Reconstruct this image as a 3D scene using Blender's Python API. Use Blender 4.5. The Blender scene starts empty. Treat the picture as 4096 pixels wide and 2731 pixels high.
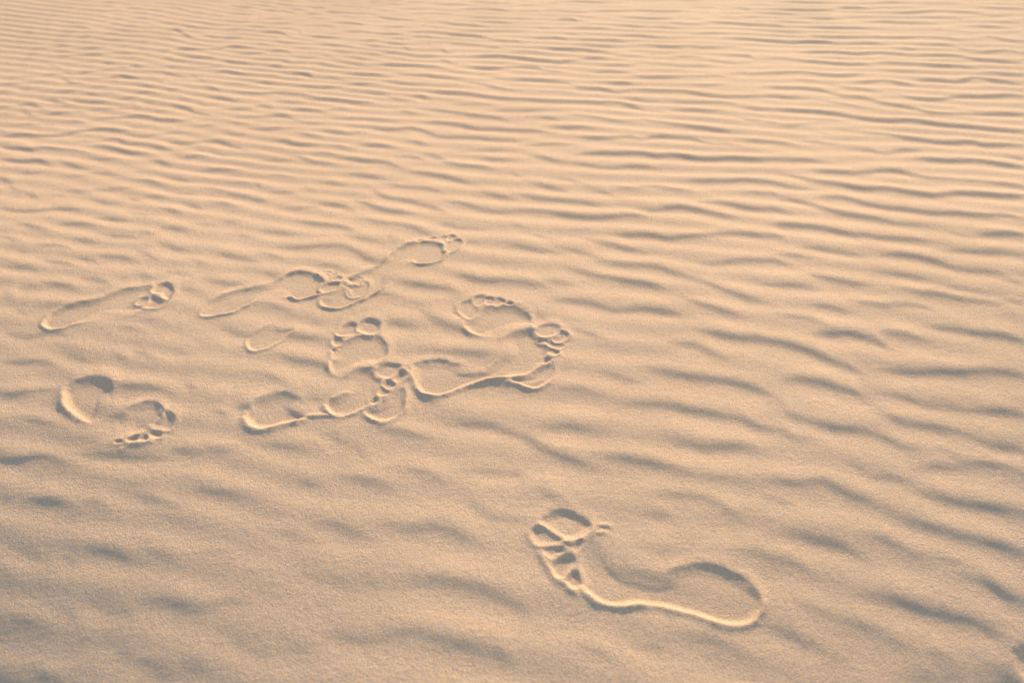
import bpy, math, random
import numpy as np
from mathutils import Vector

scene = bpy.context.scene

# ---------------------------------------------------------------- camera, sky, sun, exposure
H = 0.70                       # camera height above the sand (m)
PITCH = math.radians(38.0)     # looking down
FPX = 1650.0                   # focal length in units of a 2352 px wide frame
SUN_EL = math.radians(24.0)
SUN_AZ = math.radians(20.0)    # from straight ahead (+Y) towards the right (+X)

cam_data = bpy.data.cameras.new("camera")
cam = bpy.data.objects.new("camera", cam_data)
scene.collection.objects.link(cam)
cam.location = (0.0, 0.0, H)
cam.rotation_euler = (math.radians(90.0) - PITCH, 0.0, 0.0)
cam_data.sensor_width = 36.0
cam_data.lens = 36.0 * FPX / 2352.0
cam_data.clip_start = 0.02
cam_data.clip_end = 2000.0
cam_data.dof.use_dof = True
cam_data.dof.focus_distance = 1.12
cam_data.dof.aperture_fstop = 3.4
scene.camera = cam

world = bpy.data.worlds.new("World")
scene.world = world
world.use_nodes = True
wn = world.node_tree
wn.nodes.clear()
sky = wn.nodes.new("ShaderNodeTexSky")
sky.sky_type = 'NISHITA'
sky.sun_disc = False
sky.sun_elevation = SUN_EL
sky.sun_rotation = SUN_AZ
sky.air_density = 1.3
sky.dust_density = 1.2
sky.ozone_density = 1.5
bg = wn.nodes.new("ShaderNodeBackground")
bg.inputs["Strength"].default_value = 0.15
wo = wn.nodes.new("ShaderNodeOutputWorld")
wn.links.new(sky.outputs[0], bg.inputs[0])
wn.links.new(bg.outputs[0], wo.inputs[0])

sun_data = bpy.data.lights.new("sun", 'SUN')
sun_data.energy = 4.0
sun_data.angle = math.radians(0.5)
sun_data.color = (1.0, 0.765, 0.45)
sun = bpy.data.objects.new("sun", sun_data)
scene.collection.objects.link(sun)
sdir = Vector((math.sin(SUN_AZ) * math.cos(SUN_EL), math.cos(SUN_AZ) * math.cos(SUN_EL), math.sin(SUN_EL)))
sun.rotation_euler = sdir.to_track_quat('Z', 'Y').to_euler()

scene.view_settings.view_transform = 'Standard'
scene.view_settings.look = 'None'
scene.view_settings.exposure = 0.76
scene.view_settings.gamma = 1.0

# ---------------------------------------------------------------- sand material
def make_sand():
    m = bpy.data.materials.new("dry_sand")
    m.use_nodes = True
    nt = m.node_tree
    n, l = nt.nodes, nt.links
    n.clear()
    out = n.new("ShaderNodeOutputMaterial")
    b = n.new("ShaderNodeBsdfPrincipled")
    b.inputs["Roughness"].default_value = 0.88
    b.inputs["Specular IOR Level"].default_value = 0.12
    l.new(b.outputs[0], out.inputs[0])
    geo = n.new("ShaderNodeNewGeometry")
    def noise(scale, detail, rough=0.5):
        t = n.new("ShaderNodeTexNoise")
        t.inputs["Scale"].default_value = scale
        t.inputs["Detail"].default_value = detail
        t.inputs["Roughness"].default_value = rough
        l.new(geo.outputs["Position"], t.inputs["Vector"])
        return t
    grain = noise(1000.0, 2.0, 0.65)     # single grains
    clump = noise(480.0, 2.0, 0.6)      # clumps of grains
    tint = noise(520.0, 1.0)            # orange, grey and white grains
    stain = noise(3.0, 3.0)             # faint patches of differently coloured sand
    cr = n.new("ShaderNodeValToRGB")
    e = cr.color_ramp.elements
    e[0].position = 0.28; e[0].color = (0.29, 0.208, 0.142, 1)
    e[1].position = 0.74; e[1].color = (0.79, 0.565, 0.40, 1)
    mid = cr.color_ramp.elements.new(0.5); mid.color = (0.58, 0.402, 0.272, 1)
    l.new(grain.outputs["Fac"], cr.inputs[0])
    ct = n.new("ShaderNodeValToRGB")
    e = ct.color_ramp.elements
    e[0].position = 0.33; e[0].color = (0.91, 0.99, 1.13, 1)
    e[1].position = 0.68; e[1].color = (1.10, 0.99, 0.82, 1)
    l.new(tint.outputs["Fac"], ct.inputs[0])
    mt = n.new("ShaderNodeMix"); mt.data_type = 'RGBA'; mt.blend_type = 'MULTIPLY'
    mt.inputs["Factor"].default_value = 1.0
    l.new(cr.outputs[0], mt.inputs["A"])
    l.new(ct.outputs[0], mt.inputs["B"])
    mx = n.new("ShaderNodeMix"); mx.data_type = 'RGBA'; mx.blend_type = 'MULTIPLY'
    mr = n.new("ShaderNodeMapRange")
    mr.inputs["From Min"].default_value = 0.3; mr.inputs["From Max"].default_value = 0.7
    mr.inputs["To Min"].default_value = 0.94; mr.inputs["To Max"].default_value = 1.03
    l.new(stain.outputs["Fac"], mr.inputs["Value"])
    mx.inputs["Factor"].default_value = 1.0
    l.new(mt.outputs["Result"], mx.inputs["A"])
    l.new(mr.outputs[0], mx.inputs["B"])
    l.new(mx.outputs["Result"], b.inputs["Base Color"])
    b1 = n.new("ShaderNodeBump")
    b1.inputs["Strength"].default_value = 0.9
    b1.inputs["Distance"].default_value = 0.0012
    l.new(clump.outputs["Fac"], b1.inputs["Height"])
    b2 = n.new("ShaderNodeBump")
    b2.inputs["Strength"].default_value = 0.9
    b2.inputs["Distance"].default_value = 0.0007
    l.new(grain.outputs["Fac"], b2.inputs["Height"])
    lump = noise(130.0, 3.0, 0.6)
    b0 = n.new("ShaderNodeBump")
    b0.inputs["Strength"].default_value = 0.5
    b0.inputs["Distance"].default_value = 0.0022
    l.new(lump.outputs["Fac"], b0.inputs["Height"])
    l.new(b0.outputs[0], b1.inputs["Normal"])
    l.new(b1.outputs[0], b2.inputs["Normal"])
    l.new(b2.outputs[0], b.inputs["Normal"])
    return m
SAND = make_sand()

# ---------------------------------------------------------------- from the photograph's frame to the ground
SP, CP = math.sin(PITCH), math.cos(PITCH)
def shading_swell(X, Y):
    """broad tilt of the sand, shaped to darken the foreground and sides: level in the middle, falling away towards and beside the camera"""
    X = np.asarray(X, float); Y = np.asarray(Y, float)
    s = np.clip((1.35 - Y) / 1.0, 0.0, 1.35)
    u = np.clip(X / np.maximum(Y + 0.545, 0.4), -1.2, 1.2) / 0.56
    z = -0.070 * s * s * (1.0 + 0.6 * u * u)  # slope added to turn the foreground and near corners from the sun
    f = np.clip(1.0 - (np.hypot(X, Y) - 5.0) / 8.0, 0.0, 1.0)
    Xc = np.clip(X, -3.0, 3.0); Yc = np.clip(Y, 0.3, 4.0)
    z = z + 0.008 * Xc * Xc * (Yc - 1.3) * f  # added rise at the sides that darkens the far corners
    return z
def ground(xs, ys):
    """points of the 4096 px wide frame -> X, Y on the tilted sand"""
    u = np.asarray(xs, float) / 4096.0 * 2352.0 - 1176.0
    v = np.asarray(ys, float) / 4096.0 * 2352.0 - 784.0
    D = FPX * SP + v * CP
    t = H / D
    for _ in range(8):
        t = (H - shading_swell(t * u, t * (FPX * CP - v * SP))) / D
    return t * u, t * (FPX * CP - v * SP)
def px_m(ys):
    """metres on the ground (across) of one 4096-frame pixel at row y"""
    v = np.asarray(ys, float) / 4096.0 * 2352.0 - 784.0
    return H / (FPX * SP + v * CP) * 2352.0 / 4096.0

# ripples traced from the photograph: strength, then points inside sixteen 1024x683 tiles
BANDS = """
T 0 0
3 640,75 720,65 800,58
2 380,72 440,66
3 860,40 1000,25 1150,22
4 1130,40 1220,30 1310,22
3 930,60 1010,58 1090,52
2 1330,48 1420,40 1530,30
2 1520,60 1600,70 1700,92
2 1800,70 1900,68
3 2060,66 2200,68 2351,66
2 480,110 580,98
3 620,110 680,100 760,96
3 860,100 980,104 1100,98 1190,78 1300,84
3 1390,92 1440,97 1500,98
2 1520,128 1610,126
3 1740,128 1800,122 1860,116 2030,100
3 1860,152 1930,146 2010,142
3 1030,142 1130,130 1230,124 1320,120
2 400,152 520,140
3 890,200 1020,185 1140,172 1290,172 1400,152 1490,144
4 270,218 360,200 470,190
4 490,178 520,172 570,166
2 2040,130 2150,128 2351,135
3 2140,200 2220,204 2351,188
3 380,230 440,218 520,212
3 570,215 700,212
3 580,255 680,240 800,255 920,242 1140,212
4 1510,212 1570,217 1640,215
2 1310,205 1440,200
2 1770,195 1860,210 1950,228 2080,238
2 160,275 280,258
2 1350,255 1440,248
3 970,262 1100,250 1250,236
4 1480,285 1560,278 1620,276 1680,310 1760,345
3 1690,232 1800,258 1920,266
4 1970,282 2100,282 2200,270 2260,272
2 2280,248 2351,244
3 510,302 600,296 690,292
3 740,298 820,296 890,292
3 1120,290 1200,296
2 1000,310 1090,312
3 180,308 330,290 450,270
2 460,345 560,335 660,326
4 660,354 760,345 850,332 950,322
3 1250,328 1370,326 1500,322
4 2040,356 2120,350 2200,344 2290,340
2 1820,315 1900,328 1990,345
4 440,388 500,382 590,378
3 720,390 800,386 920,374
4 950,365 1020,374 1140,370
3 1230,395 1330,382 1430,374
2 1510,352 1600,368 1700,382
5 250,468 350,448 450,438 560,420 650,415
3 1090,425 1200,422
2 1230,450 1350,455
5 690,452 800,446 920,440 1040,438
5 1440,480 1600,455 1750,452 1900,455 2030,445 2120,430 2220,434 2290,440
4 190,520 260,505 350,495
3 410,482 450,480
3 520,478 620,470
5 2140,494 2240,496 2351,490
5 490,543 560,525 680,512 800,506 920,502 1060,490 1200,488
3 70,580 200,552 350,535
3 1170,530 1300,532
4 1640,508 1740,522 1860,528 1950,532 2040,535
3 1400,542 1530,545 1620,560 1740,562
3 180,596 260,588
4 710,582 780,574 880,562
4 940,574 990,580 1040,584
3 300,622 440,598 480,604 550,628
5 1060,618 1120,622 1170,625
4 1200,608 1240,606 1290,612
2 1310,580 1400,590 1500,605
3 1520,612 1650,620
4 1800,622 1880,620 1980,614
5 2070,560 2140,576 2220,580 2300,592
4 150,645 210,640 280,636
6 430,690 520,684 610,672 650,680
5 660,685 760,672 860,656 1000,645 1080,636
3 1310,652 1400,656 1500,665 1600,690 1680,706 1780,704
3 1780,704 1850,735 1960,738 2060,745
4 1920,680 2040,658 2130,668 2220,684 2290,692
5 80,722 150,708 240,704 330,710
5 840,722 940,720 1030,712 1110,700 1180,710 1270,722
5 600,735 640,762 700,768 780,775
5 0,785 100,774 200,768 310,760
4 2090,770 2180,772 2290,782
3 860,800 950,795 1090,780
3 1290,780 1360,794 1450,798
2 1400,730 1500,765 1600,775
4 1880,795 1940,810 2000,825
3 1500,812 1580,825 1690,822
5 500,850 600,842 680,836 760,830
4 230,850 320,850 400,842
3 190,825 260,822
2 0,850 130,830
2 780,850 850,868 920,868
4 940,850 1010,856 1090,862
3 1200,862 1330,850 1440,858
4 2150,845 2250,855 2351,860
3 1560,870 1650,880 1700,905
5 380,915 460,920 540,940 630,960
4 700,928 770,938 870,942 1000,938
3 1040,915 1130,908 1280,892
5 1940,895 2030,905 2100,918 2180,932
3 1340,940 1420,930
3 1820,955 1900,965
4 0,990 100,980 200,962 270,958 330,975 390,998
3 1190,950 1260,965
5 1590,970 1660,985 1720,1000 1780,1030 1870,1050 1960,1065
4 2010,1008 2100,1004 2190,1004 2300,998 2351,980
3 830,1012 930,1004 1040,1000 1200,990
2 1380,1030 1540,1022
4 220,1020 250,1045 300,1068 370,1068
5 400,1055 480,1046 560,1042 640,1036
3 690,1030 780,1036
4 0,1048 60,1046 130,1048
5 880,1100 980,1088 1080,1084 1180,1074 1280,1070 1380,1080 1440,1095
6 1440,1102 1540,1106 1640,1110 1710,1110
3 2150,1080 2351,1072
4 610,1118 700,1122 790,1130
2 20,1115 110,1110
5 180,1148 260,1144 340,1146
3 400,1140 500,1148
3 2070,1110 2170,1130 2290,1145
4 1830,1160 1910,1155 1990,1155
2 1190,1165 1310,1170
6 0,1255 100,1246 220,1238 310,1248 420,1248 540,1248 640,1226 740,1206 860,1194 960,1190 1060,1198 1150,1206
3 1160,1230 1250,1250 1350,1252 1470,1232 1600,1218 1690,1222
3 2080,1220 2160,1235 2240,1245
4 700,1290 770,1296 860,1302
3 880,1302 980,1284 1080,1284 1160,1318 1260,1320 1350,1324 1420,1345
5 1420,1345 1480,1360 1550,1372
6 0,1340 80,1356 180,1362 290,1376 360,1364 440,1362 540,1374
4 540,1374 660,1384 800,1405
5 880,1345 960,1350 1050,1366 1130,1390 1200,1404 1270,1408 1340,1414
4 1550,1300 1680,1318 1800,1308 1920,1295 2020,1300 2100,1330 2180,1355 2300,1385
4 1650,1460 1760,1440 1850,1440 1920,1450
3 1950,1395 2030,1415 2100,1425
3 840,1455 950,1465 1060,1460
6 0,1460 90,1470 190,1482 300,1478 370,1480 440,1505
5 1400,1478 1480,1490 1550,1512
4 580,1490 660,1520 770,1545
5 1880,1565 2000,1560 2200,1568
T 1 0
3 0,28 90,22 200,8 300,2
2 300,15 480,15 640,18 810,14
3 0,64 100,52 220,42 320,50
3 960,30 1060,24 1150,18
2 1200,5 1400,5
3 1160,55 1300,38 1450,26 1560,20 1680,28
4 1660,40 1760,44 1860,42 1960,48
4 1990,22 2080,24 2160,30 2260,36 2351,28
3 480,70 570,72 680,62 760,50
2 820,65 960,78
4 40,98 140,100 230,96 330,118
3 350,90 450,100 480,92
3 1100,98 1220,98
4 1370,90 1480,82 1600,80 1700,92
4 1760,98 1860,98 1980,88 2090,80 2190,90 2351,110
5 400,138 500,130 600,122 700,114 800,116
2 820,122 950,125 1080,128
3 1280,138 1440,132 1560,130 1680,128 1800,138
2 0,150 80,145
4 110,172 210,172 330,166
3 430,178 540,174 640,178
3 720,158 830,160 950,168
4 1120,148 1190,168 1280,180 1410,188
2 1420,185 1560,172
3 1960,162 2060,166 2150,166
3 0,190 60,188
4 130,228 230,216 330,210 400,210
5 760,206 840,212 900,218 980,232
4 1610,205 1680,200 1760,212 1820,225 1940,232 2040,242 2100,250
3 2110,205 2220,208 2351,224
3 450,240 560,242 650,238 720,255
3 0,248 80,252
4 1090,248 1180,252 1280,250 1380,242 1440,246
3 230,264 340,262
2 500,280 600,276
2 1500,248 1700,255
3 1810,290 1980,290 2120,290 2220,284 2351,284
4 0,302 100,296 200,300 280,325 340,345
4 690,308 800,302 900,290 960,288 1030,296
4 1050,318 1150,314 1260,312 1360,312
2 370,290 420,305
5 480,340 560,340 640,344 760,350
5 1400,302 1540,292 1660,298 1760,308 1860,322 1980,328 2080,345 2180,366 2280,378 2351,380
4 1330,352 1440,346 1540,336 1600,345
4 830,372 930,378 1020,378 1100,368 1180,368
2 80,350 180,355 220,378
4 210,390 280,398 380,396
2 0,395 90,410
5 580,405 680,412 760,418 850,425
4 1010,420 1070,424 1130,430
4 1190,402 1260,402 1320,408
3 1320,412 1400,400 1520,396 1600,404
4 1670,390 1760,390 1860,402 1960,408 2080,418
3 390,448 500,446
2 1330,420 1420,465
3 1580,450 1700,456 1760,485 1830,495
4 2060,446 2160,436 2260,450 2351,456
4 0,490 80,484 150,470 230,468 320,490
3 700,475 780,478 850,486
2 1000,488 1100,498
4 1080,498 1150,500 1220,484 1290,484 1340,490
4 1390,508 1460,520 1560,522 1660,520
6 2010,525 2120,520 2240,516 2351,525
3 380,520 450,528 540,525 620,514 680,524 760,545
3 0,545 120,545 220,548 320,580 400,578 500,570
2 900,530 1000,545
3 500,570 580,580 700,605
4 800,578 860,584 930,596 1020,608 1090,612
5 1110,600 1200,598 1330,602 1460,605 1560,614 1660,622 1740,632
3 1650,545 1740,565 1830,590
6 1980,622 2100,630 2220,628 2351,620
5 100,605 180,610 250,622
2 540,655 650,670
5 310,680 380,676 450,682 520,708 600,718 700,722 820,738
5 800,685 900,684 1000,688 1090,690 1180,702
4 1230,670 1340,680 1450,692 1560,696 1660,708 1760,714 1860,724
2 1780,660 1900,665
3 2130,715 2220,722 2340,735
2 80,695 200,700
5 1930,755 2040,770 2120,786 2220,810 2351,830
4 0,765 60,760 130,768 200,775
4 890,775 990,774 1090,770 1160,776
4 1230,755 1340,770 1440,774 1560,770
4 370,790 480,798 580,804 700,800 800,798
2 1560,785 1800,790
4 800,838 870,842 950,845
4 1000,855 1080,860 1150,862
2 1200,830 1340,832
6 0,860 100,858 200,854 300,862 430,872 500,885
5 1620,845 1720,850 1860,858 1980,870 2100,888 2220,902 2351,912
5 510,908 600,912 700,918 800,926 920,940 1100,945
4 1180,880 1260,905 1340,918 1420,926
5 1440,885 1520,890 1590,908
3 190,935 300,938 390,942
3 1820,955 1930,958 2030,952 2160,962
5 0,975 70,976 150,990
5 330,1008 430,1010 520,1014 600,1028
3 630,1015 760,1005 850,1012
4 1300,1020 1370,1030 1460,1045
5 1540,1005 1620,1012 1720,1022 1820,1035 1920,1050 2050,1068 2180,1080 2300,1105
4 2190,1015 2351,1010
5 0,1075 90,1072 180,1062 270,1068 340,1088
3 690,1085 850,1092 980,1092 1100,1100 1240,1110
4 390,1120 480,1132 590,1138
5 1580,1128 1700,1132 1800,1140 1900,1155 2040,1185 2180,1188 2351,1195
3 820,1155 950,1162 1040,1170
5 1090,1175 1180,1188 1290,1190 1400,1178 1490,1192 1560,1212
5 0,1185 100,1190 200,1182 310,1182
5 650,1205 740,1218 850,1232
3 860,1230 1000,1210
4 390,1225 480,1242 570,1258
4 1560,1212 1660,1250 1780,1262 1900,1262 2040,1270 2180,1284 2351,1290
5 200,1290 290,1302 340,1320 440,1332 550,1330
6 970,1332 1060,1335 1160,1342 1260,1355
3 660,1335 760,1348 860,1370
4 1400,1295 1470,1305 1560,1330
3 1800,1400 1950,1385 2100,1380 2300,1380
3 540,1415 640,1412 740,1428
5 300,1428 380,1440 450,1460 530,1485
3 540,1490 700,1510
5 1330,1435 1430,1442 1540,1465
3 1560,1420 1650,1440 1740,1470
4 2060,1450 2160,1465 2351,1470
5 800,1455 900,1465 1000,1478 1100,1482 1200,1495 1300,1530
3 50,1480 160,1472 290,1470
5 1720,1490 1820,1510 1930,1525 2060,1535 2150,1550
T 2 0
4 0,58 100,52 230,45 350,40 440,22 560,14 700,22 840,26
4 840,20 1000,12 1150,10 1300,12 1420,2
3 1450,14 1600,6 1720,2
2 640,75 800,68
4 0,108 80,106 180,104 280,115
5 360,95 430,92 500,98
4 520,108 640,112 760,108 880,104 1000,102
5 1000,102 1140,98 1260,104 1400,108 1560,104
4 1480,55 1620,56 1740,66 1850,66 1960,60 2080,72 2200,100
3 2150,30 2351,48
3 0,175 120,172
6 400,195 470,182 530,180 590,192 650,198
4 610,155 760,162 900,168 1020,166 1150,166 1280,174 1420,168 1560,160 1680,172
3 1740,135 1880,145 2000,160
4 2130,158 2250,158
4 1500,215 1600,226 1700,228 1800,232
5 1810,205 1940,212 2060,218 2180,228 2280,228 2351,238
2 0,230 160,238
3 230,255 340,260
5 560,258 680,258 800,262 920,262
3 1010,235 1120,245 1200,250
3 1340,250 1430,258 1530,268
4 0,292 80,284 180,280
2 500,310 620,325
4 1670,318 1760,310 1850,308 1950,310
4 1040,330 1160,330 1280,345 1380,352 1500,358
5 180,352 280,352 390,350 460,358 540,372
3 0,380 80,388
3 540,378 680,368 820,374 960,378 1060,394 1160,398
5 2000,355 2120,358 2240,366 2351,380
5 1160,412 1260,416 1380,428 1500,432 1620,424 1740,436 1860,436 2000,432 2080,436
3 700,420 860,428 980,432
5 280,438 400,452 520,454 640,456 740,470 820,476
4 0,465 100,470 200,478 290,488
4 890,495 980,512 1080,520 1160,518
4 1200,500 1320,500 1400,496
5 1440,518 1560,522 1660,522 1750,530
5 0,530 100,540 220,556 330,565 430,576 500,565 600,552 700,540 800,538 860,545
4 1980,510 2080,512 2170,522 2240,545 2351,545
4 1830,562 1940,575 2030,582 2130,586
3 840,605 980,600 1080,600 1180,580
3 1430,598 1540,610 1680,608 1800,608
5 0,620 100,618 200,625 280,645 380,660 500,665
5 660,665 780,664 880,660 980,665 1080,670
4 1130,700 1240,712 1380,710 1480,708 1600,700
5 1600,700 1740,702 1880,700 1980,712
3 2080,670 2240,680 2351,668
5 0,738 100,735 210,738 320,744 420,754
3 420,754 560,778 620,805
5 620,805 720,815 820,820 900,838 980,850 1080,832
3 820,755 940,765 1020,765
4 940,765 1020,766 1100,772
5 1140,825 1260,832 1380,835 1500,838 1600,842 1700,860 1820,878 1960,892 2060,890
4 1640,780 1780,785 1900,780 2020,778
5 2060,890 2180,888 2280,888 2351,886
3 0,828 150,830 300,840 440,845 550,855
4 1050,905 1160,918 1260,930 1380,938
5 0,912 120,914 260,924 400,932 540,934 680,938 800,945 920,942 1020,955 1120,980
3 1440,935 1600,940 1740,940 1900,940 2050,955
5 2140,990 2260,1002 2351,1005
4 1120,985 1230,1012 1360,1026 1450,1045
4 0,1018 140,1015 280,1010
4 1520,1012 1680,1012 1800,1020 1900,1018
5 520,1055 620,1062 720,1072 800,1085
3 240,1080 340,1085 420,1098
3 800,1085 900,1105 1020,1120
5 1110,1110 1200,1105 1290,1118 1380,1128 1480,1142 1580,1155 1680,1170 1780,1180 1880,1195 2020,1210
5 2080,1085 2200,1105 2351,1118
5 400,1170 520,1172 620,1170 720,1172
5 0,1195 120,1200 240,1208 360,1222
6 640,1262 760,1270 880,1270 980,1262 1080,1260 1180,1275 1280,1262 1380,1252 1480,1260
4 1480,1258 1620,1268 1740,1300 1860,1320 1980,1325 2100,1345
4 130,1335 240,1330 360,1325 480,1328 560,1330
2 0,1290 60,1300
5 2160,1290 2260,1295 2351,1305
6 600,1418 720,1410 840,1408 960,1412 1080,1408 1200,1412 1320,1432 1420,1430 1520,1430
7 1500,1430 1600,1445 1740,1462 1880,1462 2000,1455 2140,1460 2260,1465 2351,1462
5 180,1432 280,1450 380,1475 480,1488
4 550,1500 700,1515 840,1540
5 840,1535 960,1540 1060,1530 1180,1532 1300,1545
T 3 0
4 80,22 220,22 370,26 500,26 600,28
4 1020,25 1120,24 1240,26
5 1350,38 1460,40 1580,38 1680,38 1800,44
5 1940,70 2050,76 2160,82 2280,84 2351,90
5 120,90 300,94 440,96 560,92 660,80 760,74 860,80 980,92
5 1170,125 1280,120 1400,112 1520,102 1600,100
4 0,125 120,130 260,145 380,162 500,172 620,166 740,160 880,168
5 1600,105 1720,112 1840,118 1960,132 2080,145 2200,140
5 1420,162 1540,165 1680,168 1800,176
3 120,195 240,200
6 0,230 70,235 120,242
4 960,205 1080,202 1200,212 1320,214 1440,218 1540,220
5 2110,205 2220,210 2351,215
5 420,255 560,258 700,258 840,260 960,268 1080,272 1180,275
4 1860,242 1980,246 2080,252 2200,262
4 1180,275 1320,278 1460,280 1620,282 1760,292 1850,302
4 2140,295 2240,296 2351,298
3 60,290 200,300 320,312 440,332 560,340
4 560,340 700,344 840,340 980,342 1140,348 1280,345 1400,340
5 1400,340 1540,345 1640,352 1740,370
5 1940,345 2050,345 2160,365 2260,382 2351,382
7 0,378 100,386 200,394 320,390 440,388 540,392 620,402
5 620,405 720,408 820,402 940,400 1060,410 1160,418
4 1330,412 1480,415 1600,415 1700,430 1800,455 1900,470
5 1960,485 2080,475 2180,468 2280,480 2351,490
5 330,485 460,480 580,478 700,488 820,498 920,490 1000,484 1080,490 1200,498
3 1180,440 1300,455 1420,470
6 0,540 100,540 220,550 340,560 440,568 540,580
5 1200,505 1340,515 1480,512 1600,510 1720,518
6 1720,518 1820,535 1940,550 2080,560 2220,572 2351,585
5 540,580 660,590 760,595 860,592 940,600
6 1010,580 1120,578 1240,585 1360,588 1480,598 1600,605 1700,605 1780,612
3 1780,618 1900,630
4 2060,670 2160,680 2260,688 2351,690
3 1100,655 1250,660 1360,655
5 0,675 110,670 220,665 330,668 440,680 560,692 680,696 800,688 880,685
6 820,760 920,755 1030,745 1120,750 1220,770 1330,785
6 1360,740 1480,738 1600,745 1720,755 1800,740 1880,718 1980,725 2080,742 2220,760
3 2220,765 2351,785
3 250,735 400,745 480,760
5 0,800 140,808 280,810 400,820 500,835 600,860 700,885
4 600,785 720,810 860,822 960,835 1060,855
5 700,885 820,895 940,915 1060,950 1160,970
6 0,885 110,892 230,900 340,904
6 1160,965 1260,985 1360,1005 1470,1032 1600,1045
3 430,915 560,935 700,960 840,985 960,995
6 1240,885 1340,905 1440,912 1560,915 1650,905 1720,890 1840,888 1960,890 2100,885 2220,878 2351,885
6 1600,1045 1660,1046 1820,1048 1980,1050 2140,1048 2351,1055
6 90,1010 220,1015 340,1020 460,1028 580,1042 700,1060 820,1080 920,1095
6 920,1095 1040,1108 1160,1112 1260,1105 1360,1110 1480,1130 1600,1150 1720,1160 1860,1170
6 1860,1170 1980,1182 2120,1195 2240,1205 2351,1208
4 0,1128 90,1130
4 160,1155 300,1145 420,1138 560,1138
5 780,1210 900,1222 1020,1230 1140,1245 1260,1268 1380,1285 1480,1300
3 430,1215 560,1230
6 1480,1300 1600,1310 1700,1315 1800,1305 1900,1312 1960,1330 2080,1335 2200,1332 2351,1340
5 0,1300 100,1312 220,1330
5 300,1295 400,1305 500,1315 610,1325
5 830,1375 940,1385 1050,1405 1140,1400 1240,1380 1380,1378
5 0,1460 120,1465 240,1470 360,1472 480,1485
7 1400,1465 1540,1472 1660,1478 1780,1475 1900,1478 2020,1490 2140,1510 2260,1525 2351,1540
4 2200,1440 2351,1455
T 0 1
5 0,70 50,85 90,98
4 180,20 260,22 350,20
4 830,20 950,25 1060,38
3 600,55 720,50 850,48
4 1260,90 1340,95 1420,112 1480,130
3 1520,55 1620,75 1740,95
3 2150,110 2351,120
3 80,145 170,180
3 260,215 330,240
4 620,185 700,190 790,200
3 840,185 980,175 1120,165 1230,155
4 1570,190 1660,205 1780,215
3 1850,155 1960,170 2060,190
3 2080,205 2180,230 2280,250 2351,270
3 480,225 620,235
4 1160,250 1240,262 1300,280
3 1340,235 1430,240 1490,250
3 880,270 990,300 1060,300
5 1960,290 2060,305 2160,325
4 1690,300 1790,325 1860,345
5 0,345 90,358 190,372 310,368 420,362 520,350 620,355 740,362
4 1520,360 1590,370 1640,385
3 1180,385 1280,395 1400,402
5 900,435 990,440 1080,450 1170,460
5 160,490 250,500 330,525 440,550
5 560,490 680,490 780,492 840,500
3 1800,485 1900,495 1960,500
3 2060,465 2200,465
5 1510,525 1600,530 1700,545
3 2110,580 2230,595 2330,620
4 0,600 80,615 160,640
5 960,590 1060,600 1160,605 1240,615
4 660,625 760,640 870,660
5 340,680 440,685 540,690 620,708
3 1310,560 1400,580
4 1500,680 1590,705 1700,730
3 160,740 260,748
5 930,780 1020,790 1110,795 1200,820
4 720,795 800,815 880,840
5 400,815 500,835 590,850 660,865
3 1280,735 1360,770 1430,810
4 2000,755 2120,785 2220,805 2340,830
3 1780,830 1880,855
4 80,880 180,885 260,890 350,905
3 1530,935 1640,935 1740,950
3 1280,950 1380,980
5 760,985 850,995 930,1010 1000,1040
3 1080,985 1160,975
5 430,1030 520,1045 600,1055 670,1080
3 220,1075 310,1070
3 1930,1010 2060,1035 2180,1040
4 20,1100 100,1150
3 380,1240 490,1230 620,1235
3 150,1290 260,1300
3 1660,1080 1800,1100
5 60,1495 160,1510 270,1520 380,1500 500,1495
4 500,1490 620,1505
4 1080,1430 1200,1450 1310,1480
2 1300,1370 1450,1380
4 2060,1450 2200,1500 2351,1520
T 1 1
4 140,40 230,48 320,62
4 860,30 960,42 1080,58 1170,72
4 600,105 700,115 800,130
5 1420,15 1540,25 1660,42 1760,62 1880,95 2000,120
4 1200,125 1300,140 1420,155 1560,165 1680,190
3 0,130 50,140
4 150,200 260,200 330,205
2 450,175 530,180
4 1090,200 1180,240 1300,262 1420,280 1540,310
4 2120,210 2220,235 2351,260
4 1540,315 1640,340 1740,380
4 1760,285 1880,300 1980,325 2080,345
4 0,270 80,280
5 600,305 700,312 780,322 860,355
3 260,345 400,345 560,330
5 920,285 1020,305 1100,335 1200,365 1300,380 1430,392
3 2080,370 2200,375 2351,385
5 440,475 560,490 680,500 780,515 890,545
4 100,560 210,570 330,580
3 1000,440 1120,470 1280,490
4 1280,490 1400,510 1500,545 1600,580
4 1650,480 1760,495 1860,520 2000,530 2120,535
3 880,605 980,625 1080,640
2 1200,600 1300,620
4 230,705 380,710 480,700
5 480,695 600,690 720,690 820,700 900,730
3 50,755 150,780 240,800
4 900,730 1000,790 1080,830 1200,840
2 1900,640 2100,670
3 560,870 700,875 800,910
3 100,940 200,980
5 1830,960 1940,975 2040,1000 2160,1010 2300,1005
5 1380,1040 1500,1050 1620,1070 1740,1080 1850,1110
3 1100,1130 1200,1130 1300,1155
3 0,1220 150,1240 300,1290
3 480,1400 620,1400
4 280,1500 380,1520 500,1535 620,1540
4 1180,1390 1300,1400 1440,1430
4 1540,1300 1640,1360 1760,1420 1880,1460
3 1900,1480 2000,1510
T 2 1
3 0,30 80,45
4 180,110 300,140 400,165 500,185
3 380,70 520,80 650,120
5 1640,95 1760,95 1880,95 2000,95 2120,85 2240,95 2351,105
5 1200,145 1320,150 1420,165 1520,180 1610,190
3 760,180 860,205 960,230
3 940,145 1060,170 1200,160
4 80,225 180,242 280,260 400,270 520,280 660,295 800,310
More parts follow.
